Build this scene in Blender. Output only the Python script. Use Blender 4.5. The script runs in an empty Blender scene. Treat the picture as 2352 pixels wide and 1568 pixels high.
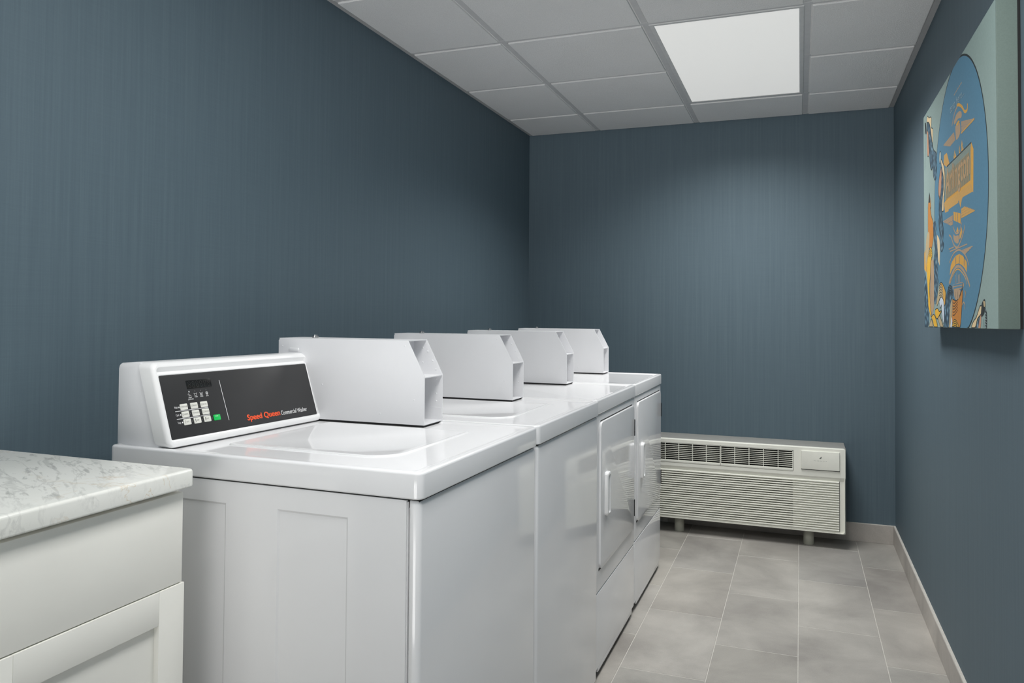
import bpy, bmesh, math, random
from math import pi, sin, cos, radians
from mathutils import Matrix, Vector
from mathutils.geometry import tessellate_polygon
random.seed(7)
scn = bpy.context.scene
COL = scn.collection

# ------------------------------------------------------------------ materials
def lin(c):
    def f(v):
        v /= 255.0
        return v / 12.92 if v <= 0.04045 else ((v + 0.055) / 1.055) ** 2.4
    return (f(c[0]), f(c[1]), f(c[2]), 1.0)

class NT:
    def __init__(s, name):
        s.m = bpy.data.materials.new(name); s.m.use_nodes = True
        s.t = s.m.node_tree; s.t.nodes.clear()
        s.out = s.n('ShaderNodeOutputMaterial')
        s.b = s.n('ShaderNodeBsdfPrincipled')
        s.l(s.b.outputs[0], s.out.inputs[0])
    def n(s, k, **kw):
        nd = s.t.nodes.new(k)
        for a, v in kw.items(): setattr(nd, a, v)
        return nd
    def l(s, a, b): s.t.links.new(a, b)
    def coord(s, kind='Object', scale=(1, 1, 1), rot=(0, 0, 0)):
        tc = s.n('ShaderNodeTexCoord'); mp = s.n('ShaderNodeMapping')
        mp.inputs['Scale'].default_value = scale; mp.inputs['Rotation'].default_value = rot
        s.l(tc.outputs[kind], mp.inputs[0]); return mp.outputs[0]
    def noise(s, vec, scale, detail=3, rough=.5, dist=0):
        nd = s.n('ShaderNodeTexNoise'); s.l(vec, nd.inputs['Vector'])
        nd.inputs['Scale'].default_value = scale; nd.inputs['Detail'].default_value = detail
        nd.inputs['Roughness'].default_value = rough; nd.inputs['Distortion'].default_value = dist
        return nd.outputs[0]
    def ramp(s, fac, stops):
        nd = s.n('ShaderNodeValToRGB'); s.l(fac, nd.inputs[0]); cr = nd.color_ramp
        while len(cr.elements) < len(stops): cr.elements.new(.5)
        for e, (p, c) in zip(cr.elements, stops): e.position = p; e.color = c
        return nd.outputs[0]
    def mix(s, fac, a, b, mode='MIX'):
        nd = s.n('ShaderNodeMix', data_type='RGBA', blend_type=mode)
        for i, v in ((0, fac), (6, a), (7, b)):
            if hasattr(v, 'links'): s.l(v, nd.inputs[i])
            else: nd.inputs[i].default_value = v
        return nd.outputs[2]
    def bump(s, h, strength, dist=.001):
        nd = s.n('ShaderNodeBump'); s.l(h, nd.inputs['Height'])
        nd.inputs['Strength'].default_value = strength; nd.inputs['Distance'].default_value = dist
        s.l(nd.outputs[0], s.b.inputs['Normal'])

def plain(name, rgb, rough=.5, metal=0, coat=0, var=.03, scale=30, spec=.5):
    t = NT(name); c = lin(rgb)
    f = t.noise(t.coord(), scale, 3)
    d = tuple(v * (1 - var) for v in c[:3]) + (1,); u = tuple(min(1, v * (1 + var)) for v in c[:3]) + (1,)
    t.l(t.ramp(f, [(.35, d), (.65, u)]), t.b.inputs['Base Color'])
    t.b.inputs['Roughness'].default_value = rough; t.b.inputs['Metallic'].default_value = metal
    t.b.inputs['Coat Weight'].default_value = coat; t.b.inputs['Coat Roughness'].default_value = .05
    t.b.inputs['Specular IOR Level'].default_value = spec
    return t.m

M = {}
M['enamel'] = plain('white_enamel', (236, 236, 237), .085, var=.006, scale=6)
M['sheet'] = plain('white_painted_sheet', (229, 229, 231), .38, var=.008, scale=8)
M['plastic'] = plain('white_gloss_plastic', (240, 240, 240), .22, var=.006)
M['dark'] = plain('black_rubber_and_gap_shade', (22, 22, 22), .7)  # rubber parts, and the shade painted at the dryer doors
M['dark_metal'] = plain('dark_hinge_steel', (62, 62, 64), .4, metal=.6)
M['chrome'] = plain('chrome', (200, 200, 200), .15, metal=1)
M['panel_black'] = plain('charcoal_overlay', (44, 44, 45), .42, var=.02)
M['display'] = plain('dark_display', (26, 27, 27), .2)
M['segment'] = plain('unlit_segment', (50, 50, 48), .4)
M['button'] = plain('grey_white_key', (222, 222, 214), .45)
M['green'] = plain('green_key', (0, 190, 84), .45)
M['ink_white'] = plain('white_ink', (236, 236, 236), .5)
M['ink_grey'] = plain('grey_ink', (120, 120, 120), .5)
M['ink_dark'] = plain('dark_ink', (74, 74, 70), .5)
M['ink_orange'] = plain('orange_ink', (247, 92, 48), .5)
M['beige'] = plain('beige_plastic', (236, 236, 226), .42, var=.012)
M['beige_dark'] = plain('beige_grey_sleeve', (150, 150, 146), .5)
M['inside'] = plain('grille_interior', (30, 30, 29), .8)
M['leg_pvc'] = plain('grey_leg_pipe', (170, 170, 158), .5)
M['logo_grey'] = plain('grey_logo_ink', (96, 100, 98), .5)
M['cabinet'] = plain('white_cabinet_paint', (239, 238, 231), .35, var=.008, scale=10)
M['trim_metal'] = plain('grey_trim_paint', (176, 176, 176), .5)
M['tee'] = plain('grey_tee_paint', (206, 206, 207), .45)
M['frame_white'] = plain('white_light_frame', (214, 214, 214), .4)
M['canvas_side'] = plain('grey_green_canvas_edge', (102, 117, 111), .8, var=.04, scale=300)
M['black_frame'] = plain('black_stretcher', (12, 12, 13), .7)

def wall_mat(name, ax):
    t = NT(name)
    sc = (1, 90, 1.2) if ax == 'x' else (90, 1, 1.2)
    f = t.noise(t.coord(scale=sc), 1.0, 5, .62)
    sc2 = (1, 420, 5) if ax == 'x' else (420, 1, 5)
    g = t.noise(t.coord(scale=sc2), 1.0, 2, .5)
    sc3 = (1, 5, 900) if ax == 'x' else (5, 1, 900)
    h = t.noise(t.coord(scale=sc3), 1.0, 2, .5)
    base = t.ramp(f, [(.3, lin((83, 100, 110))), (.5, lin((87, 104, 114))), (.72, lin((93, 110, 119)))])
    c2 = t.mix(.16, base, t.ramp(g, [(.3, lin((76, 92, 102))), (.7, lin((100, 118, 127)))]))
    c3 = t.mix(.10, c2, t.ramp(h, [(.3, lin((74, 90, 100))), (.7, lin((102, 120, 129)))]))
    t.l(c3, t.b.inputs['Base Color'])
    t.b.inputs['Roughness'].default_value = .62
    t.b.inputs['Specular IOR Level'].default_value = .35
    t.bump(g, .12, .0006)
    return t.m
M['wall_x'] = wall_mat('blue_vinyl_wallcovering', 'x')
M['wall_y'] = wall_mat('blue_vinyl_wallcovering_back', 'y')

def ceil_mat():
    t = NT('acoustic_tile'); v = t.coord()
    n1 = t.noise(v, 260, 4, .7); n2 = t.noise(v, 3, 2)
    t.l(t.mix(.5, t.ramp(n1, [(.3, lin((228, 228, 228))), (.6, lin((243, 243, 243)))]), t.ramp(n2, [(.3, lin((236, 236, 235))), (.7, lin((242, 242, 242)))])), t.b.inputs['Base Color'])
    t.b.inputs['Roughness'].default_value = .9; t.bump(n1, .8, .004)
    return t.m
M['ceiling'] = ceil_mat()

def floor_mat(name, base, attr=True):
    t = NT(name); v = t.coord()
    n1 = t.noise(v, 2.6, 5, .6, .4); n2 = t.noise(v, 220, 2, .6)
    lo = tuple(int(x * .86) for x in base); hi = tuple(min(255, int(x * 1.11)) for x in base)
    c = t.ramp(n1, [(.33, lin(lo)), (.68, lin(hi))])
    c = t.mix(.14, c, t.ramp(n2, [(.35, lin(tuple(int(x * .86) for x in base))), (.65, lin(tuple(min(255, int(x * 1.1)) for x in base)))]))
    if attr:
        a = t.n('ShaderNodeVertexColor'); a.layer_name = 'tint'
        c = t.mix(1.0, c, a.outputs[0], 'MULTIPLY')
    t.l(c, t.b.inputs['Base Color'])
    t.b.inputs['Roughness'].default_value = .5; t.bump(n2, .08, .0006)
    return t.m
M['tile'] = floor_mat('grey_porcelain_tile', (169, 165, 159))
M['tile_base'] = floor_mat('grey_porcelain_base_tile', (182, 177, 171), False)
M['grout'] = plain('pale_grout', (196, 193, 186), .85, var=.05, scale=60)

def marble_mat():
    t = NT('white_marble')
    vs_ = t.coord(scale=(1, 1, 1), rot=(.35, .15, .55))
    # slanted short grey dashes, long thin grey veins and a few honey-coloured cracks
    mp = t.n('ShaderNodeMapping'); mp.inputs['Scale'].default_value = (9, 44, 26); t.l(vs_, mp.inputs[0])
    n_dash = t.noise(mp.outputs[0], 1.6, 5, .55, .15)
    mp2 = t.n('ShaderNodeMapping'); mp2.inputs['Scale'].default_value = (2.2, 12, 7); t.l(vs_, mp2.inputs[0])
    n_vein = t.noise(mp2.outputs[0], 1.5, 7, .58, .5)
    n_mask = t.noise(vs_, 4.2, 3, .55); n_soft = t.noise(vs_, 2.2, 3, .5)
    n_warm = t.noise(t.coord(scale=(2.2, 3.4, 3), rot=(.2, 0, 1.2)), 1.5, 7, .6, 1.2)
    base = t.ramp(n_soft, [(.3, lin((232, 233, 226))), (.7, lin((242, 242, 237)))])
    dash = t.ramp(n_dash, [(.56, (0, 0, 0, 1)), (.64, (.6, .6, .6, 1)), (.74, (.9, .9, .9, 1))])
    mask = t.ramp(n_mask, [(.40, (.12, .12, .12, 1)), (.60, (1, 1, 1, 1))])
    c = t.mix(t.mix(1.0, dash, mask, 'MULTIPLY'), base, lin((176, 176, 172)))
    vein = t.ramp(n_vein, [(.472, (0, 0, 0, 1)), (.5, (.62, .62, .62, 1)), (.528, (0, 0, 0, 1))])
    c = t.mix(t.mix(1.0, vein, mask, 'MULTIPLY'), c, lin((192, 192, 188)))
    warm = t.ramp(n_warm, [(.492, (0, 0, 0, 1)), (.5, (.8, .8, .8, 1)), (.508, (0, 0, 0, 1))])
    c = t.mix(t.mix(1.0, warm, t.ramp(n_soft, [(.46, (0, 0, 0, 1)), (.60, (.8, .8, .8, 1))]), 'MULTIPLY'), c, lin((206, 182, 146)))
    t.l(c, t.b.inputs['Base Color']); t.b.inputs['Roughness'].default_value = .2
    return t.m
M['marble'] = marble_mat()

def light_mat():
    t = NT('prismatic_diffuser')
    w = t.n('ShaderNodeTexChecker'); t.l(t.coord(scale=(1, 1, 1)), w.inputs[0]); w.inputs['Scale'].default_value = 260
    t.b.inputs['Base Color'].default_value = lin((225, 225, 222)); t.b.inputs['Roughness'].default_value = .4
    t.b.inputs['Emission Color'].default_value = (1.0, .995, .97, 1)
    t.b.inputs['Emission Strength'].default_value = DIFF_EMIT
    t.bump(w.outputs['Fac'], .2, .001)
    return t.m
DIFF_EMIT = .44
M['diffuser'] = light_mat()

ARTC = dict(circ=(86, 132, 158), sage=(144, 164, 160), cream=(226, 202, 160), salmon=(196, 146, 116), dark=(44, 52, 54),
            teal=(84, 128, 134), ink=(150, 176, 190), teal2=(84, 134, 150), pale=(196, 206, 200), brown=(196, 130, 60), beige=(184, 166, 130),
            orange=(214, 162, 76), yellow=(226, 176, 60), tan=(178, 152, 124), white=(204, 214, 226), plate=(132, 146, 138), amber=(204, 160, 92))
for k, c in ARTC.items(): M['art_' + k] = plain('print_' + k, c, .75, var=.03, scale=120, spec=.3)
def scale_mat():
    t = NT('print_scale')
    vo = t.n('ShaderNodeTexVoronoi'); t.l(t.coord(scale=(1.6, .8, 1)), vo.inputs['Vector']); vo.inputs['Scale'].default_value = 60
    t.l(t.ramp(vo.outputs['Distance'], [(.1, lin((150, 182, 196))), (.35, lin((74, 112, 134))), (.6, lin((40, 64, 80)))]), t.b.inputs['Base Color'])
    t.b.inputs['Roughness'].default_value = .75
    return t.m
M['art_scale'] = scale_mat()

# ------------------------------------------------------------------ mesh helpers
def empty(name, loc=(0, 0, 0), rz=0, label=None, cat=None, group=None):
    o = bpy.data.objects.new(name, None); COL.objects.link(o)
    o.location = loc; o.rotation_euler = (0, 0, rz); o.empty_display_size = .1
    tag(o, label, cat, group); return o
def tag(o, label=None, cat=None, group=None, kind=None):
    if label: o['label'] = label
    if cat: o['category'] = cat
    if group: o['group'] = group
    if kind: o['kind'] = kind
    return o
def obj(name, bm, mats, parent=None, mat4=None, smooth=True, angle=35, label=None):
    if not isinstance(mats, (list, tuple)): mats = [mats]
    me = bpy.data.meshes.new(name)
    bmesh.ops.recalc_face_normals(bm, faces=bm.faces)
    bm.to_mesh(me); bm.free()
    for m in mats: me.materials.append(m)
    if smooth and len(me.polygons):
        me.polygons.foreach_set('use_smooth', [True] * len(me.polygons))
        me.set_sharp_from_angle(angle=radians(angle))
    o = bpy.data.objects.new(name, me); COL.objects.link(o)
    if parent: o.parent = parent
    if mat4 is not None: o.matrix_local = mat4
    if label: o['label'] = label
    return o
def BM(): return bmesh.new()
def loft(bm, rings, mi=0, cap=(True, True), closed=True):
    R = [[bm.verts.new(p) for p in r] for r in rings]
    n = len(R[0])
    for a, b in zip(R[:-1], R[1:]):
        for i in range(n if closed else n - 1):
            j = (i + 1) % n
            try: bm.faces.new((a[i], a[j], b[j], b[i])).material_index = mi
            except ValueError: pass
    if cap[0]: bm.faces.new(R[0][::-1]).material_index = mi
    if cap[1]: bm.faces.new(R[-1]).material_index = mi
    return R
def rr(x0, x1, y0, y1, r, n=5):
    """rounded rectangle, counter-clockwise, 4*(n+1) points"""
    r = max(1e-5, min(r, (x1 - x0) / 2 - 1e-5, (y1 - y0) / 2 - 1e-5)); P = []
    for cx, cy, a in ((x1 - r, y1 - r, 0), (x0 + r, y1 - r, pi / 2), (x0 + r, y0 + r, pi), (x1 - r, y0 + r, 1.5 * pi)):
        for k in range(n + 1):
            t = a + k * pi / 2 / n; P.append((cx + r * cos(t), cy + r * sin(t)))
    return P
def rr4(x0, x1, y0, y1, radii, n=5):
    P = []
    for (cx, cy, a), r in zip(((x1, y1, 0), (x0, y1, pi / 2), (x0, y0, pi), (x1, y0, 1.5 * pi)), radii):
        ox = cx - r if a in (0, 1.5 * pi) else cx + r; oy = cy - r if a in (0, pi / 2) else cy + r
        for k in range(n + 1):
            t = a + k * pi / 2 / n; P.append((ox + r * cos(t), oy + r * sin(t)))
    return P
def slab(bm, x0, x1, y0, y1, z0, z1, r=.01, e=.003, eb=0, mi=0, axis='z', n=5, steps=3, cap=(True, True)):
    """rounded-corner slab, top edge rounded by e, bottom edge by eb; axis gives the thickness direction"""
    rings = []
    def ring(i, z): return [(p[0], p[1], z) for p in rr(x0 + i, x1 - i, y0 + i, y1 - i, max(r - i, .0008), n)]
    if eb:
        for k in range(steps + 1):
            t = pi / 2 * k / steps; rings.append(ring(eb * (1 - sin(t)), z0 + eb * (1 - cos(t))))
    else: rings.append(ring(0, z0))
    if e:
        for k in range(steps + 1):
            t = pi / 2 * k / steps; rings.append(ring(e * (1 - cos(t)), z1 - e + e * sin(t)))
    else: rings.append(ring(0, z1))
    if axis == 'x': rings = [[(p[2], p[0], p[1]) for p in g] for g in rings]      # (x,y)->(y,z), thickness x
    if axis == 'y': rings = [[(p[0], -p[2], p[1]) for p in g] for g in rings]     # (x,y)->(x,z), thickness -y
    return loft(bm, rings, mi, cap)
def box(bm, x0, x1, y0, y1, z0, z1, mi=0, bev=0, seg=2):
    t = bmesh.new(); bmesh.ops.create_cube(t, size=1)
    for v in t.verts:
        v.co = ((x0 + x1) / 2 + v.co.x * (x1 - x0), (y0 + y1) / 2 + v.co.y * (y1 - y0), (z0 + z1) / 2 + v.co.z * (z1 - z0))
    if bev: bmesh.ops.bevel(t, geom=list(t.edges), offset=bev, segments=seg, profile=.5, affect='EDGES')
    for f in t.faces: f.material_index = mi
    merge(bm, t)
def merge(bm, t, M4=None):
    mp = {}
    for v in t.verts: mp[v] = bm.verts.new(M4 @ v.co if M4 else v.co)
    for f in t.faces:
        nf = bm.faces.new([mp[v] for v in f.verts]); nf.material_index = f.material_index
    t.free()
def cyl(bm, p, q, r, n=20, mi=0, r2=None, cap=(True, True)):
    p, q = Vector(p), Vector(q); d = (q - p).normalized()
    a = d.orthogonal().normalized(); b = d.cross(a)
    r2 = r if r2 is None else r2
    loft(bm, [[p + (a * cos(2 * pi * k / n) + b * sin(2 * pi * k / n)) * r for k in range(n)],
              [q + (a * cos(2 * pi * k / n) + b * sin(2 * pi * k / n)) * r2 for k in range(n)]], mi, cap)
def dome(bm, c, r, h, axis, n=10, mi=0):
    c = Vector(c); ax = Vector(axis).normalized(); a = ax.orthogonal().normalized(); b = ax.cross(a)
    rings = []
    for k in range(4):
        t = pi / 2 * k / 4
        rings.append([c + ax * h * sin(t) + (a * cos(2 * pi * j / n) + b * sin(2 * pi * j / n)) * r * cos(t) for j in range(n)])
    loft(bm, rings, mi)
def poly(bm, pts, mi=0):
    """flat polygon (any shape), points are 3-D"""
    V = [bm.verts.new(p) for p in pts]
    for tri in tessellate_polygon([[Vector(p) for p in pts]]):
        try: bm.faces.new([V[i] for i in tri]).material_index = mi
        except ValueError: pass
def ribbon(bm, pts, w, z, mi=0):
    """flat line of width w through 2-D points"""
    P = [Vector((p[0], p[1])) for p in pts]; n = len(P); L = []; R = []
    for i in range(n):
        a = P[max(0, i - 1)]; b = P[min(n - 1, i + 1)]
        if n > 2 and (P[0] - P[-1]).length < 1e-6 and i in (0, n - 1): a, b = P[-2], P[1]
        d = (b - a); d = d.normalized() if d.length > 1e-9 else Vector((1, 0)); nn = Vector((-d.y, d.x)) * w / 2
        L.append(bm.verts.new((P[i].x + nn.x, P[i].y + nn.y, z))); R.append(bm.verts.new((P[i].x - nn.x, P[i].y - nn.y, z)))
    for i in range(n - 1):
        try: bm.faces.new((R[i], R[i + 1], L[i + 1], L[i])).material_index = mi
        except ValueError: pass
def smooth_line(pts, k=4):
    out = []
    n = len(pts)
    for i in range(n - 1):
        p0, p1, p2, p3 = (Vector(pts[max(0, i - 1)]), Vector(pts[i]), Vector(pts[i + 1]), Vector(pts[min(n - 1, i + 2)]))
        for j in range(k):
            t = j / k
            out.append(tuple(.5 * ((2 * p1) + (p2 - p0) * t + (2 * p0 - 5 * p1 + 4 * p2 - p3) * t * t + (3 * p1 - p0 - 3 * p2 + p3) * t ** 3)))
    out.append(tuple(pts[-1])); return out
def text(bm, s, x0, x1, y0, y1, z, mi=0, bold=0, body=None):
    """lettering fitted to the box (x0..x1, y0..y1) in the XY plane; body: reference string giving the height"""
    cu = bpy.data.curves.new('lettering', 'FONT'); cu.body = s; cu.size = 1; cu.offset = bold; cu.resolution_u = 3
    ob = bpy.data.objects.new('lettering', cu); COL.objects.link(ob)
    bpy.context.view_layer.update()
    dg = bpy.context.evaluated_depsgraph_get()
    me = bpy.data.meshes.new_from_object(ob.evaluated_get(dg))
    t = bmesh.new(); t.from_mesh(me)
    xs = [v.co.x for v in t.verts]; ys = [v.co.y for v in t.verts]
    ax, bx, ay, by = min(xs), max(xs), min(ys), max(ys)
    if body is not None: ay, by = body
    for v in t.verts:
        v.co = (x0 + (v.co.x - ax) / (bx - ax) * (x1 - x0), y0 + (v.co.y - ay) / (by - ay) * (y1 - y0), z)
    for f in t.faces: f.material_index = mi
    merge(bm, t)
    bpy.data.objects.remove(ob); bpy.data.curves.remove(cu); bpy.data.meshes.remove(me)
def copy_tree(o, parent=None):
    c = o.copy(); COL.objects.link(c)
    if parent: c.parent = parent
    for ch in list(o.children): copy_tree(ch, c)
    return c

# ------------------------------------------------------------------ the room
W, H, YN = 2.136, 2.405, -6.40          # width, height, near end
def structure(name, bm, mats, smooth=False, parent=None):
    o = obj(name, bm, mats, parent, smooth=smooth); o['kind'] = 'structure'; return o
b = BM(); box(b, -W - .1, -W, YN - .1, .1, 0, 2.62); structure('wall_left', b, M['wall_x'])
b = BM(); box(b, 0, .1, YN - .1, .1, 0, 2.62); structure('wall_right', b, M['wall_x'])
b = BM(); box(b, -W, 0, 0, .1, 0, 2.62); structure('wall_back', b, M['wall_y'])
# near end behind the camera: wide doorway added to let fill light in
DX0, DX1, DZ = -W + .12, -.12, 2.2
b = BM(); box(b, -W, DX0, YN - .1, YN, 0, 2.62); box(b, DX1, 0, YN - .1, YN, 0, 2.62); box(b, DX0, DX1, YN - .1, YN, DZ, 2.62); structure('wall_front', b, M['wall_y'])
b = BM(); box(b, DX0 - .07, DX0, YN - .11, YN + .012, 0, DZ + .07); box(b, DX1, DX1 + .07, YN - .11, YN + .012, 0, DZ + .07); box(b, DX0, DX1, YN - .11, YN + .012, DZ, DZ + .07); structure('added_door_1', b, M['cabinet'])  # frame around the added opening
pl = bpy.data.lights.new('fill_doorway_portal', 'AREA'); pl.shape = 'RECTANGLE'; pl.size = DX1 - DX0; pl.size_y = DZ; pl.cycles.is_portal = True
po = bpy.data.objects.new('fill_doorway_portal', pl); COL.objects.link(po); po.location = ((DX0 + DX1) / 2, YN - .05, DZ / 2); po.rotation_euler = (pi / 2, 0, 0)

# floor of 30 x 60 cm tiles laid in columns with shifted joints
b = BM(); lay = b.loops.layers.color.new('tint')
box(b, -W - .05, .05, YN - .05, .05, -.06, -.0012, 1)
LT, GR = .5875, .0028
cols = [(-2.136, -1.974, .2), (-1.974, -1.678, .05), (-1.678, -1.382, .35), (-1.382, -1.0865, -.5405), (-1.0865, -.7900, -.8374), (-.7900, -.4955, -.5179), (-.4955, -.1985, -.2150), (-.1985, 0, -.4825)]
for x0, x1, ph in cols:
    y = ph
    while y < 0: y += LT
    while y > YN:
        a, c = max(y - LT, YN), min(y, 0)
        if c - a > .01:
            g = GR / 2; gy = .0021; t = random.uniform(.93, 1.03); w = random.uniform(-.006, .006)
            V = [b.verts.new(p) for p in ((x0 + g, a + gy, -.0012), (x1 - g, a + gy, -.0012), (x1 - g, c - gy, -.0012), (x0 + g, c - gy, -.0012))]
            U = [b.verts.new(p) for p in ((x0 + g + .001, a + gy + .001, 0), (x1 - g - .001, a + gy + .001, 0), (x1 - g - .001, c - gy - .001, 0), (x0 + g + .001, c - gy - .001, 0))]
            fs = [b.faces.new(U)] + [b.faces.new((V[i], V[(i + 1) % 4], U[(i + 1) % 4], U[i])) for i in range(4)]
            for f in fs:
                f.material_index = 0
                for l in f.loops: l[lay] = (t + w, t, t - w, 1)
        y -= LT
structure('floor', b, [M['tile'], M['grout']])
# tile skirting
def skirting(name, run, joints):
    b = BM()
    L = W if run == 'x' else abs(YN)
    cuts = [0] + [j for j in joints if j < L] + [L]
    for a, c in zip(cuts[:-1], cuts[1:]):
        a2, c2 = a + .0007, c - .0007
        if run == 'right': box(b, -.011, 0, -c2, -a2, 0, .1, 0, .0015)
        elif run == 'left': box(b, -W, -W + .011, -c2, -a2, 0, .1, 0, .0015)
        else: box(b, -W + a2 + .011, -W + c2 - .011, -.011, 0, 0, .1, 0, .0015)
    if run == 'right': box(b, -.0095, 0, -L, 0, 0, .1018, 1)
    elif run == 'left': box(b, -W, -W + .0095, YN, 0, 0, .1018, 1)
    else: box(b, -W + .011, -.011, -.0095, 0, 0, .1018, 1)
    structure(name, b, [M['tile_base'], M['grout']])
skirting('baseboard_right', 'right', [.2684 + .578 * k for k in range(12)])
skirting('baseboard_left', 'left', [.1 + .578 * k for k in range(12)])
skirting('baseboard_back', 'x', [.3, .888])

# suspended ceiling: tegular tiles hanging a little below the tees
XG = [-W, -1.6775, -1.0675, -.4575, 0]; YS = .618
YG = [0, -.4412] + [-.4412 - YS * k for k in range(1, 9)] + [YN]
LIGHTS = {(2, 1), (2, 2), (2, 5), (2, 6), (2, 8), (2, 9)}          # (column, row) cells taken by the seen troffer and the two added ones
ZT = H + .0065
b = BM(); grid = BM()
for i in range(4):
    for j in range(len(YG) - 1):
        x0, x1, y1, y0 = XG[i], XG[i + 1], YG[j], YG[j + 1]
        if y1 - y0 < .03 or (i, j) in LIGHTS: continue
        box(b, x0, x1, y0, y1, ZT + .001, ZT + .02, 0)
        g0, g1 = (.024 if i == 0 else .017), (.026 if i == 3 else .017)
        h1 = .012 if j == 0 else .015; h0 = .02 if j == len(YG) - 2 else .015
        slab(b, x0 + g0, x1 - g1, y0 + h0, y1 - h1, 0, .0115, r=.002, e=.0025, n=1)
        # the slab was built pointing up at z=0: flip it to hang at the ceiling height
        b.verts.ensure_lookup_table()
        for v in b.verts[-(8 * 5):]: v.co.z = H + .0115 - v.co.z if v.co.z < 1 else v.co.z
box(b, -W, 0, YN, 0, 2.56, 2.62, 0)
ceil = structure('ceiling', b, [M['ceiling']])
for x in XG[1:4]: box(grid, x - .012, x + .012, YN, 0, ZT, ZT + .0009, 0)
for y in YG[1:-1]: box(grid, -W, 0, y - .012, y + .012, ZT - .0006, ZT + .0009, 0)
for (x0, x1) in ((XG[2], XG[3]),): pass
obj('ceiling_grid', grid, M['tee'], ceil, smooth=False)
for n_, (x0, x1, y0, y1) in enumerate(((-W, -W + .02, YN, 0), (-.022, 0, YN, 0), (-W + .02, -.022, -.010, 0)), 1):
    b = BM(); box(b, x0, x1, y0, y1, ZT - .0015, ZT + .001)
    if n_ == 1: box(b, -W, -W + .002, YN, 0, ZT - .018 + .016, ZT + .02)
    structure('trim_%d' % n_, b, M['trim_metal'])

# lensed troffers
def troffer(y1, label, watts, spread):
    x0, x1, y0 = XG[2], XG[3], y1 - 2 * YS
    t = empty('ceiling_light', ((x0 + x1) / 2, (y0 + y1) / 2, H), 0, label, 'ceiling light', 'recessed ceiling lights')
    hx, hy = (x1 - x0) / 2 - .0125, (y1 - y0) / 2 - .0125
    b = BM()
    # door frame: ring with a step, then the lens
    ringpts = lambda i, z: [(p[0], p[1], z) for p in rr(-hx + i, hx - i, -hy + i, hy - i, .002, 1)]
    loft(b, [ringpts(-.004, .012), ringpts(0, .004), ringpts(.002, .003), ringpts(.016, .003), ringpts(.019, .006)], cap=(False, False))
    obj('frame', b, M['frame_white'], t, smooth=False)
    b = BM(); loft(b, [ringpts(-.004, .011), ringpts(-.004, .13)], cap=(False, True)); obj('housing', b, M['sheet'], t, smooth=False)
    b = BM(); box(b, -hx + .018, hx - .018, -hy + .018, hy - .018, .0055, .009); obj('diffuser', b, M['diffuser'], t, smooth=False)
    ld = bpy.data.lights.new('lamp', 'AREA'); ld.shape = 'RECTANGLE'; ld.size = 2 * hx - .05; ld.size_y = 2 * hy - .05
    ld.energy = watts; ld.color = (1.0, .995, .98); ld.spread = radians(spread)
    lo = bpy.data.objects.new('lamp', ld); COL.objects.link(lo); lo.parent = t; lo.location = (0, 0, .0045)
    return t
troffer(YG[1], 'square-looking lit lens panel recessed in the white ceiling near the back wall', 23.5, 138)
troffer(YG[5], 'added fill light panel, out of view, in the ceiling above the washer nearest the counter', 26.5, 180)  # unseen panel, added to supply much of the room's light
troffer(YG[8], 'added fill light panel, out of view, in the ceiling behind the marble counter', 1.5, 180)  # unseen panel behind the camera, added for more frontal light

# ------------------------------------------------------------------ laundry machines (local x = forward, y = along the row)
DEP = .762
def feet(t, w):
    for sx in (-.70, -.06):
        for sy in (-1, 1):
            b = BM(); cyl(b, (sx, sy * (w / 2 - .06), 0), (sx, sy * (w / 2 - .06), .012), .02); cyl(b, (sx, sy * (w / 2 - .06), .012), (sx, sy * (w / 2 - .06), .03), .008)
            obj('foot', b, M['dark'], t)
def top_slab(t, w):
    b = BM(); hw = w / 2
    def ring(i, z, r): return [(p[0], p[1], z) for p in rr(-DEP + i, -i, -hw + i, hw - i, r, 6)]
    loft(b, [ring(.002, .9035, .014), ring(0, .906, .016), ring(0, .9475, .016), ring(.0007, .9500, .0153), ring(.0024, .9520, .0136), ring(.0052, .953, .0108),
             ring(.014, .953, .009), ring(.019, .9517, .011), ring(.025, .9497, .013), ring(.032, .949, .016)])
    obj('top', b, M['enamel'], t)
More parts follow.
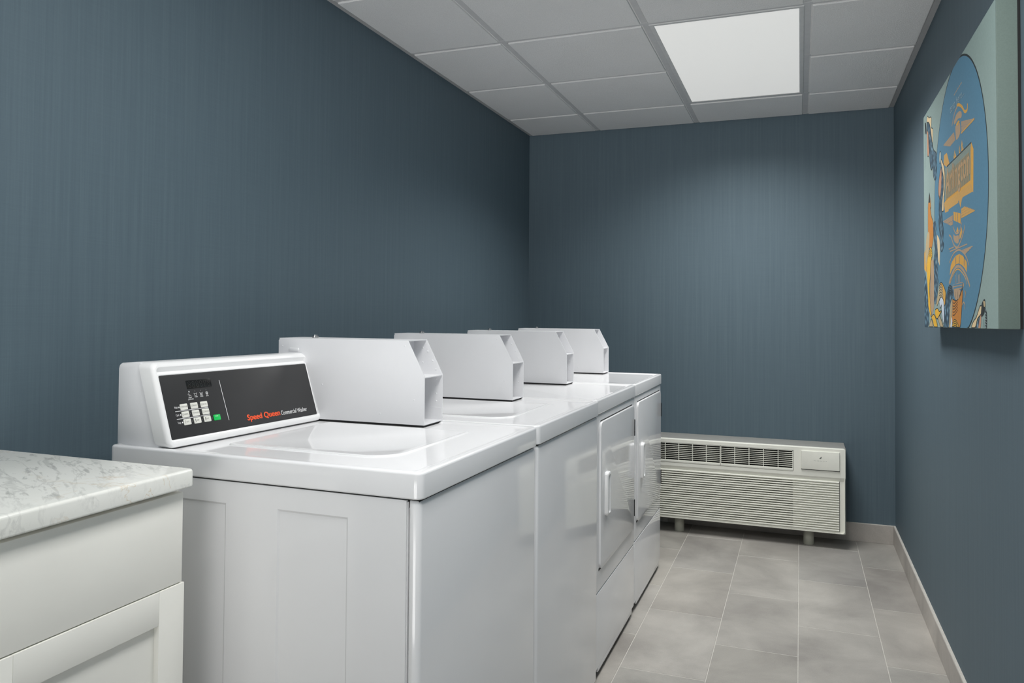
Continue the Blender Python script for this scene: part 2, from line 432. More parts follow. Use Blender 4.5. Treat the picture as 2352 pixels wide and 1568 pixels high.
def coin_box(t, w, rz):
    """coin meter case on the right of the top; local frame: x=0 at its front edge, y=0 its left face"""
    M4 = Matrix.Translation((-.268, w / 2 - .1195, .949)) @ Matrix.Rotation(-rz, 4, 'Z')
    h, zs, xt, L, B, th = .2235, .131, -.049, .453, .109, .0022
    b = BM()
    prof = [(0, .006), (0, zs), (xt, h), (-L + .006, h), (-L, h - .006), (-L, .006)]
    for y0, y1 in ((0, th), (B - th, B)):
        loft(b, [[(x, y0, z) for x, z in prof], [(x, y1, z) for x, z in prof]])
    box(b, -L, xt, th, B - th, h - th, h)                       # lid sheet
    box(b, -L, -L + th, th, B - th, .006, h - .006)             # back
    box(b, -L, 0, th, B - th, .006, .006 + th)                  # bottom
    box(b, -.094, -.0006, th, B - th, zs - .004, zs - .0018)        # shelf
    box(b, -.088, -.086, th, B - th, zs, h - th)         # upper back plate
    box(b, -.094, -.092, th, B - th, .006, zs - .003)           # lower back plate
    box(b, -.0925, -.001, B - th - .0012, B - th, .008, .041)      # lower liner strip on the right wall
    for x, z in ((-.03, zs + .035), (-.045, zs + .06), (-.02, zs + .012), (-.06, zs + .03), (-.06, zs + .07)):
        dome(b, (x, B - th, z), .0024, .0014, (0, -1, 0))
    for x in (-.072, -.018):
        for z in (.026, .058, .078, .1, .118): dome(b, (x, B - th, z), .0024, .0014, (0, -1, 0))
    for x, z in ((-.058, h - .014), (-.03, .07), (-L + .012, h - .022), (-.31, .1), (-.13, .03)): dome(b, (x, 0, z), .0026, .0006, (0, -1, 0))
    # stamped slot on the left face
    loft(b, [[(p[0], -d, p[1]) for p in rr(-L + .033 - i * -1, -L + .068 - i, h - .036 + i, h - .026 - i, .005, 4)] for i, d in ((0, 0), (.001, .0016), (.003, .0024))], cap=(False, True))
    case = obj('coin_meter_case', b, M['sheet'], t, M4, angle=28)
    b = BM(); box(b, -L + .004, -.004, .004, B - .004, -.0012, .0065); obj('base_gasket', b, M['dark'], case)
    b = BM(); cyl(b, (-L + .085, .05, h), (-L + .085, .05, h + .006), .009); cyl(b, (-L + .085, .05, h + .006), (-L + .085, .05, h + .009), .006); obj('lock_stud', b, M['chrome'], case)
    b = BM(); cyl(b, (-.02, .012, .008), (-.02, .012, .018), .006)
    for k in range(3): cyl(b, (-.02, .012, .018 + k * .004), (-.02, .012, .02 + k * .004), .008)
    obj('lock_screw', b, M['chrome'], case)
    return case
TS = .3048; TC = .9524
FM = Matrix(((0, -TS, TC, 0), (1, 0, 0, 0), (0, TC, TS, 0), (0, 0, 0, 1)))   # (s, t, n) -> console frame
def console(t, crz, lettered):
    M4 = Matrix.Translation((-.591, -.047, .955)) @ Matrix.Rotation(crz, 4, 'Z')
    b = BM()
    s0, s1 = -.2615, .2525
    prof = [(-.160, -.0052), (-.160, .163), (-.1575, .1705), (-.151, .1745), (-.096, .1770), (-.090, .174), (-.034, -.0052)]
    R = []
    for s, i in ((s0, .004), (s0 + .0015, .0012), (s0 + .004, 0), (s1 - .004, 0), (s1 - .0015, .0012), (s1, .004)):
        cx, cz = -.1, .08
        R.append([(x + (i if x < cx else -i), s, z + (i if z < cz - .08 else -i) if z > 0 else z) for x, z in prof])
    loft(b, R)
    con = obj('control_console', b, M['sheet'], t, M4)
    b = BM()
    def ring(i, n, r=.017, dt=0): return [(p[0], p[1] + dt, n) for p in rr(-.2645 + i, .2545 - i, -.0035 + i, .187 - i, r, 6)]
    def inn(i, n): return [(p[0], p[1], n) for p in rr(-.2505 + i, .2430 - i, .0145 + i, .1585 - i, .003, 6)]
    def mid(s0, s1, t0, t1, r, n, dip=0): return [(p[0], p[1], n - dip * min(1, max(0, (p[1] - .145) / .02))) for p in rr(s0, s1, t0, t1, r, 6)]
    loft(b, [ring(0, -.038, dt=.0122), ring(0, -.010, dt=.0032), ring(.0009, -.0055, .016, .0016), ring(.0035, -.0018, .0145), ring(.0070, 0, .011),
             mid(-.2555, .2475, .0085, .1755, .010, -.0002), mid(-.2535, .2455, .0112, .1665, .007, -.0030, .0050), inn(-.0012, -.0034), inn(.0008, -.0042), inn(.0015, -.006)])
    obj('bezel', b, M['plastic'], con, FM)
    b = BM(); slab(b, -.2488, .2413, .0162, .1568, -.006, -.0037, r=.003, e=.0004, n=3)
    obj('control_panel', b, M['panel_black'], con, FM, label='charcoal control panel')
    if not lettered: return con
    z = -.0032
    b = BM(); slab(b, -.1803, -.1068, .1217, .1412, -.0036, z, r=.0008, e=.0001, n=1)
    for k in range(6):
        c = -.1745 + k * .0113; q = (0, 0, z + .0001)
        for (y0, y1) in ((.1255, .1305), (.1325, .1375)):
            for xx in (c, c + .006): ribbon(b, [(xx, y0), (xx, y1)], .0007, z + .0001, 1)
        for yy in (.1248, .1315, .1382): ribbon(b, [(c + .001, yy), (c + .005, yy)], .0007, z + .0001, 1)
    obj('display', b, [M['display'], M['segment']], con, FM)
    b = BM(); o_ = BM(); dots = []
    ribbon(b, [(-.0813, .1353), (-.0779, .0383)], .0013, z)
    ribbon(b, [(-.2262, .0752), (-.1318, .0748)], .0011, z); ribbon(b, [(-.2260, .0580), (-.1315, .0575)], .0011, z)
    cap = (0, .7)
    for s_, x0, x1, y in (('Wash', -.2266, -.2175, .0836), ('Cycle', -.2264, -.2175, .0668), ('Temp', -.2258, -.217, .0496)): text(b, s_, x0, x1, y - .0021, y + .0026, z, body=cap)
    for x, y in ((-.2138, .0834), (-.2134, .0665), (-.2127, .0496), (-.177, .1155)):
        poly(b, [(x + .0015 * cos(a * pi / 6), y + .0018 * sin(a * pi / 6), z) for a in range(12)])
    for x, y in ((-.1602, .1158), (-.1432, .1157), (-.1271, .1157)): dots.append([(x + .0009 * cos(a * pi / 4), y + .0012 * sin(a * pi / 4), z) for a in range(8)])
    for r_, y in enumerate((.0834, .0663, .0493)):
        for x in (-.1858, -.1568): dots.append([(x + .0007 * cos(a * pi / 4), y + .0016 * sin(a * pi / 4), z) for a in range(8)])
    dots.append([(-.1270 + .0007 * cos(a * pi / 4), .0493 + .0016 * sin(a * pi / 4), z) for a in range(8)])
    # icons: coin and hand, tub, tub with water, spin drum
    ribbon(b, [(-.181, .1105), (-.1795, .1112), (-.1785, .110), (-.180, .108), (-.1815, .1085), (-.181, .1105)], .0005, z); ribbon(b, [(-.180, .1055), (-.1765, .1065), (-.175, .107), (-.1735, .107), (-.1735, .1055)], .0006, z); ribbon(b, [(-.178, .1078), (-.176, .109)], .0005, z)
    for c in (-.1602, -.1432):
        ribbon(b, [(c - .0045, .1115), (c - .0035, .1105), (c - .0026, .105), (c + .0026, .105), (c + .0035, .1105), (c + .0045, .1115)], .0006, z); ribbon(b, [(c - .003, .1098), (c + .003, .1098)], .0005, z)
    for yy in (.1065, .108): ribbon(b, [(-.1455, yy), (-.141, yy)], .0006, z)
    ribbon(b, [(-.1267 + .0028 * cos(a * pi / 8), .1083 + .0033 * sin(a * pi / 8)) for a in range(17)], .0008, z); ribbon(b, [(-.1267 + .0011 * cos(a * pi / 6), .1078 + .0016 * sin(a * pi / 6)) for a in range(13)], .0007, z)
    for s_, x0, x1, y in (('INSERT', -.1812, -.1716, .1023), ('COINS/CARD', -.1842, -.1682, .0983), ('WASH', -.1642, -.1556, .1024), ('RINSE', -.1474, -.1392, .1022), ('SPIN', -.1300, -.1232, .102)):
        text(b, s_, x0, x1, y - .0014, y + .0014, z, body=cap)
    for dx in (-.0007, -.00035, 0, .00035, .0007):
        for dy in (-.0003, .0003): text(o_, 'Speed Queen', -.0180 + dx, .0970 + dx, .0300 + dy, .0442 + dy, z + dx * .05 + dy * .02, 0, body=(0, .72))
    m_ = BM()
    for dx in (0, .00025): text(m_, 'Commercial Washer', .1015 + dx, .2030 + dx, .0292, .0408, z + dx * .1, 0, body=(0, .72))
    g_ = BM(); text(g_, '800000', .2350, .2400, .0175, .0190, z)
    obj('printed_lettering', b, M['ink_white'], con, FM, smooth=False)
    obj('maker_lettering', o_, M['ink_orange'], con, FM, smooth=False, label='orange maker lettering')
    obj('model_lettering', m_, M['ink_white'], con, FM, smooth=False)
    obj('part_number', g_, M['ink_grey'], con, FM, smooth=False)
    for d_ in dots:
        g_ = BM(); poly(g_, d_); obj('indicator_light', g_, M['ink_grey'], con, FM, smooth=False)
    keys = [['REGULAR', 'DELUXE', 'ULTRA'], ['NORMAL', 'SYNTHETIC', 'DELICATE'], ['COLD', 'WARM', 'HOT']]
    for r_, (y, xs) in enumerate(((.0832, (-.2005, -.1713, -.1424)), (.0662, (-.2001, -.1709, -.1419)), (.0493, (-.1994, -.1704, -.1415)))):
        for c_, x in enumerate(xs):
            b = BM(); slab(b, x - .0102, x + .0102, y - .0067, y + .0067, -.0036, -.0022, r=.0018, e=.0006, n=3)
            zt = -.0021
            text(b, keys[r_][c_], x - .0042 + (r_ == 2) * .001, x + .0090 - (r_ == 2) * .003 - (len(keys[r_][c_]) < 7) * .002, y - .0012, y + .0020, zt, 1, body=cap)
            if r_ < 2: ribbon(b, [(x - .0089, y + .0030), (x - .0084, y - .0022), (x - .0060, y - .0022), (x - .0055, y + .0030)], .0005, zt, 1); ribbon(b, [(x - .0084, y + .0015), (x - .0060, y + .0015)], .0004, zt, 1)
            else: ribbon(b, [(x - .0058, y + .004), (x - .0058, y - .0035)], .0008 + .0005 * c_, zt, 1)
            obj('key', b, [M['button'], M['ink_dark']], con, FM)
    b = BM(); slab(b, -.1224, -.1023, .0424, .0557, -.0036, -.0022, r=.0018, e=.0006, n=3); text(b, 'START', -.1172, -.1085, .0508, .0536, -.0021, 1, body=cap)
    obj('start_key', b, [M['green'], M['ink_white']], con, FM, label='green start key')
    return con
def cabinet(t, w, front_z0=.024):
    hw = w / 2
    b = BM(); box(b, -DEP + .012, -.03, -hw + .007, hw - .007, .028, .897); obj('cabinet', b, M['enamel'], t)
    b = BM(); box(b, -DEP + .05, -.02, -hw + .02, hw - .02, .012, .034); obj('base_frame', b, M['dark'], t, smooth=False)
    b = BM(); box(b, -DEP + .02, -.0085, -hw + .0105, hw - .0105, .886, .9045); obj('top_gasket', b, M['dark'], t, smooth=False)
    # side sheets with two stamped panels each
    for sgn in (-1, 1):
        b = BM()
        xs = [-DEP + .01, -.602, -.4435, -.3175, -.156, -.0315]; zs = [.03, .13, .857, .9005]
        Y0 = sgn * (hw - .003)
        V = {(i, k): b.verts.new((x, Y0, z)) for i, x in enumerate(xs) for k, z in enumerate(zs)}
        F = {}
        for i in range(5):
            for k in range(3):
                q = [V[i, k], V[i + 1, k], V[i + 1, k + 1], V[i, k + 1]]
                F[i, k] = b.faces.new(q if sgn < 0 else q[::-1])
        b.normal_update()
        rec = [F[1, 1], F[3, 1]]
        bmesh.ops.inset_individual(b, faces=rec, thickness=.006, depth=-.0028)
        # rim folded towards the body
        edge = [e for e in b.edges if len(e.link_faces) == 1]
        r = bmesh.ops.extrude_edge_only(b, edges=edge)
        for v in [g for g in r['geom'] if isinstance(g, bmesh.types.BMVert)]: v.co.y -= sgn * .005
        obj('side_panel', b, M['enamel'], t, angle=20)
def front_sheet(b, w, z0, z1, x1=-.004, et=.008, eb=.002):
    hw = w / 2
    def ring(i, z): return [(p[0], p[1], z) for p in rr(-.0295, x1 - i, -hw + .002 + i, hw - .002 - i, max(.013 - i, .002), 5)]
    loft(b, [ring(eb, z0), ring(0, z0 + eb), ring(0, z1 - et), ring(et * .13, z1 - et * .5), ring(et * .5, z1 - et * .13), ring(et, z1)])
def washer(w, loc, rz, label, crz):
    t = empty('washing_machine', loc, rz, label, 'washing machine', 'white top-loading washers in the row')
    feet(t, w); cabinet(t, w)
    b = BM(); front_sheet(b, w, .024, .9005, et=.010); obj('front_panel', b, M['enamel'], t)
    top_slab(t, w)
    b = BM()     # loading lid: low plate with a rounded bead
    def ring(i, z, r): return [(p[0], p[1], z) for p in rr4(-.549 + i, -.130 - i, -.2035 + i, .188 - i, (.012 - i * .5, .012 - i * .5, .018 - i * .5, .075 - i), 10)]
    loft(b, [ring(0, .9485, .055), ring(.001, .9505, .054), ring(.004, .9515, .052), ring(.008, .9512, .05), ring(.012, .9503, .047)])
    lid = obj('loading_lid', b, M['enamel'], t, angle=60)
    con = console(t, crz, True)
    coin_box(t, w, rz)
    return t
def dryer(w, loc, rz, label):
    t = empty('tumble_dryer', loc, rz, label, 'tumble dryer', 'white front-loading dryers in the row')
    hw = w / 2
    feet(t, w); cabinet(t, w)
    b = BM(); front_sheet(b, w, .2955, .9005, et=.007); obj('front_panel', b, M['enamel'], t)
    b = BM(); front_sheet(b, w, .036, .2925, et=.004, eb=.004); box(b, -.02, -.0045, -hw + .05, hw - .05, .022, .04, 0, .002); obj('lower_panel', b, M['enamel'], t)
    b = BM(); box(b, -.03, -.012, -hw + .01, hw - .01, .28, .31); obj('seam_strip', b, M['dark'], t)
    top_slab(t, w)
    b = BM(); box(b, -.006, -.0034, -.268, .272, .868, .8775); obj('door_gap_shade', b, M['dark'], t, smooth=False)  # dark strip painting the shade in the gap above the door
    b = BM(); box(b, -.006, -.0034, -.2855, .272, .3655, .3735); obj('door_gap_shade', b, M['dark'], t, smooth=False)  # same painted shade along the door's bottom edge
    b = BM(); slab(b, -.283, .286, .370, .8735, -.006, .0035, r=.024, e=.0022, eb=0, axis='x', n=6)
    d = obj('door', b, M['enamel'], t)
    # pull: rounded block with a finger scoop
    b = BM(); y0, y1, z0, z1 = -.232, -.183, .541, .692
    def ring(i, x, r=.012): return [(x, p[0], p[1]) for p in rr(y0 + i, y1 - i, z0 + i, z1 - i, r, 5)]
    loft(b, [ring(0, .003), ring(0, .0115), ring(.002, .0155), ring(.005, .017), ring(.0085, .017, .008), ring(.011, .015, .007), ring(.015, .008, .005)])
    obj('door_pull', b, M['plastic'], d)
    for z0 in (.414, .743):
        b = BM(); box(b, -.006, -.0015, .289, .306, z0, z0 + .07, 0, .001)
        for k in range(3): cyl(b, (.0012, .2925, z0 + .003 + k * .0225), (.0012, .2925, z0 + .0250 + k * .0225), .0043, 10)
        obj('hinge', b, M['dark_metal'], t)
    console(t, radians(-1), False)
    coin_box(t, w, rz)
    return t
washer(.6455, (-1.1245, -3.1630, 0), radians(-.6), 'white washer nearest the camera, with the charcoal control panel in view beside the marble counter', radians(-2.6))
washer(.6455, (-1.1215, -2.5080, 0), 0, 'second white washer from the marble counter, with the plain front next to the dryers', radians(-1.5))
dryer(.669, (-1.1300, -1.8490, 0), 0, 'white dryer with a door pull standing between the second washer and the last machine')
dryer(.656, (-1.1330, -1.1815, 0), 0, 'white dryer at the far end of the row, closest to the wall heater unit')

# ------------------------------------------------------------------ marble-topped counter
b = BM(); slab(b, -W + .001, -1.571, -4.0, -3.566, .9085, .9430, r=.010, e=.006, eb=.004, n=6, steps=4)
tag(obj('countertop', b, M['marble']), 'grey-veined white marble countertop on the white cabinet at lower left', 'countertop')
cb = empty('base_cabinet', (-1.59, -3.773, 0), 0, 'white shaker base cabinet under the marble countertop', 'cabinet')
b = BM(); box(b, -.54, -.022, -.203, .208, .10, .908); box(b, -.54, -.07, -.203, .208, 0, .10); obj('carcass', b, M['cabinet'], cb, smooth=False)
b = BM(); box(b, -.019, 0, -.203, .198, .7285, .8985, 0, .0015); obj('drawer_front', b, M['cabinet'], cb)
b = BM()
y0, y1, z0, z1, st = -.203, .203, .105, .7265, .0615
box(b, -.0185, .0015, y0, y0 + st, z0, z1, 0, .0012); box(b, -.0185, .0015, y1 - st, y1, z0, z1, 0, .0012)
box(b, -.0185, .0015, y0 + st, y1 - st, z1 - st, z1, 0, .0012); box(b, -.0185, .0015, y0 + st, y1 - st, z0, z0 + st, 0, .0012)
box(b, -.0175, -.0095, y0 + st - .005, y1 - st + .005, z0 + st - .005, z1 - st + .005)
obj('door', b, M['cabinet'], cb)

# ------------------------------------------------------------------ through-the-wall air conditioner
ac = empty('air_conditioner', (-.79, 0, 0), 0, 'beige slatted wall air conditioner under the back wall, standing on two short legs', 'air conditioner')
X = lambda x: x + .79
b = BM(); slab(b, -.5315, .5315, .10, .5375, 0, .2085, r=.004, e=.002, axis='y'); obj('wall_sleeve', b, M['beige_dark'], ac)
# front cover, a shallow tray with openings
b = BM(); yF = -.235
x0, x1 = -.528, .528
gx0, gx1 = X(-1.294), X(-.5225)          # upper outlet grille
gz0, gz1 = .4025, .5165
lx0, lx1, lz0, lz1 = X(-1.29), X(-.2915), .098, .3645   # louvre field
def facebox(xa, xb, za, zb, yf=yF, yb=-.215, bev=0): box(b, xa, xb, yf, yb, za, zb, 0, bev)
facebox(x0, gx0, .384, .535); facebox(gx1, x1, .384, .535)
facebox(gx0, gx1, gz1, .535); facebox(gx0, gx1, .384, gz0)
# chamfer band between upper panel and louvres
loft(b, [[(x0, -.215, .384), (x0, yF, .384), (x0, yF + .009, .364), (x0, -.215, .364)], [(x1, -.215, .384), (x1, yF, .384), (x1, yF + .009, .364), (x1, -.215, .364)]])
facebox(x0, lx0, .086, .364, yF + .009); facebox(lx1, x1, .086, .364, yF + .009, -.215)
facebox(lx0, lx1, .086, lz0, yF + .004)
# rounded shell around: top, sides, bottom
def shell(i, y): return [(p[0], y, p[1]) for p in rr(-.5285 + i, .5285 - i, .084 + i, .5385 - i, .012, 5)]
loft(b, [shell(0, -.2115), shell(0, -.227), shell(.0015, -.232), shell(.0035, -.2347), shell(.006, -.2347), shell(.006, -.2115)], cap=(False, False))
cover = obj('front_cover', b, M['beige'], ac)
b = BM(); box(b, -.515, .515, -.2135, -.2095, .09, .53); obj('interior_baffle', b, M['inside'], ac)
b = BM()
pitch = (lz1 - lz0) / 21
for k in range(21):
    z = lz0 + pitch * (k + .5); big = .0012 if k % 4 == 0 else 0
    hgt = pitch * .31 + big
    if k == 20: hgt = pitch * .42
    prof = [(-.218, z - hgt), (yF + .004, z - hgt), (yF - .0005, z - hgt * .5), (yF - .0015, z), (yF - .0005, z + hgt * .5), (yF + .004, z + hgt), (-.218, z + hgt)]
    loft(b, [[(lx0, y, zz) for y, zz in prof], [(lx1 - .002, y, zz) for y, zz in prof]])
obj('louvre_grille', b, M['beige'], ac)
b = BM(); box(b, X(-.5255), lx1 + .002, -.226, -.214, lz0 - .002, lz1 + .002); obj('blank_panel', b, M['beige'], ac)
b = BM()
for (a, c) in ((gx0 + .002, X(-.9075)), (X(-.9060), gx1 - .002)):
    z0, z1 = gz0 + .0015, gz1 - .0015
    box(b, a, c, yF - .0015, -.222, z0, z0 + .014, 0, .001)                # lower strip
    box(b, a, c, yF + .001, -.222, z1 - .003, z1)
    box(b, a, a + .003, yF + .001, -.222, z0, z1); box(b, c - .003, c, yF + .001, -.222, z0, z1)
    for k in range(8):
        z = z0 + .014 + (z1 - z0 - .017) * (k + 1) / 9
        box(b, a, c, yF + .0005, -.222, z - .0012, z + .0012)
    n = 5
    for k in range(1, n): 
        x = a + (c - a) * k / n; box(b, x - .0016, x + .0016, yF - .0005, -.220, z0 + .012, z1)
obj('outlet_grille', b, M['beige'], ac)
b = BM(); cx0, cx1, cz0, cz1 = X(-.4820), X(-.2906), .4205, .5195
box(b, cx0 - .0006, cx1 + .0006, yF - .0003, yF + .001, cz0 - .0042, cz1 - .002); obj('door_gap', b, M['inside'], ac)
b = BM(); loft(b, [[(p[0], y, p[1]) for p in rr(cx0 + i, cx1 - i, cz0 + i, cz1 - i, .003, 3)] for i, y in ((0, yF + .002), (0, yF - .006), (.001, yF - .0075), (.003, yF - .008))])
cd = obj('control_door', b, M['beige'], ac)
FA = Matrix(((1, 0, 0, 0), (0, 0, -1, yF - .0083), (0, 1, 0, 0), (0, 0, 0, 1)))
b = BM(); lc, lz = X(-.3860), .4852
pts = [(-.0055, -.0022), (-.001, .0012), (.0022, .0045), (.0055, .0085), (.006, .003), (.005, -.0015), (.002, -.0042), (-.0015, -.0045), (-.004, -.0035)]
poly(b, [(lc + x, lz + y, 0) for x, y in pts])
s = 'FRIEDRICH'
for i, ch in enumerate(s):
    c = X(-.4165) + i * (.060 / 8); wd = .0012 if ch == 'I' else .0036
    text(b, ch, c - wd / 2, c + wd / 2, .4672, .4708, 0)
obj('maker_mark', b, M['logo_grey'], cd, FA, smooth=False, label='small grey leaf mark and lettering')
for x in (-.4445, -1.1440):
    b = BM(); cyl(b, (X(x), -.158, 0), (X(x), -.158, .10), .0272, 28); obj('leg', b, M['leg_pvc'], ac)

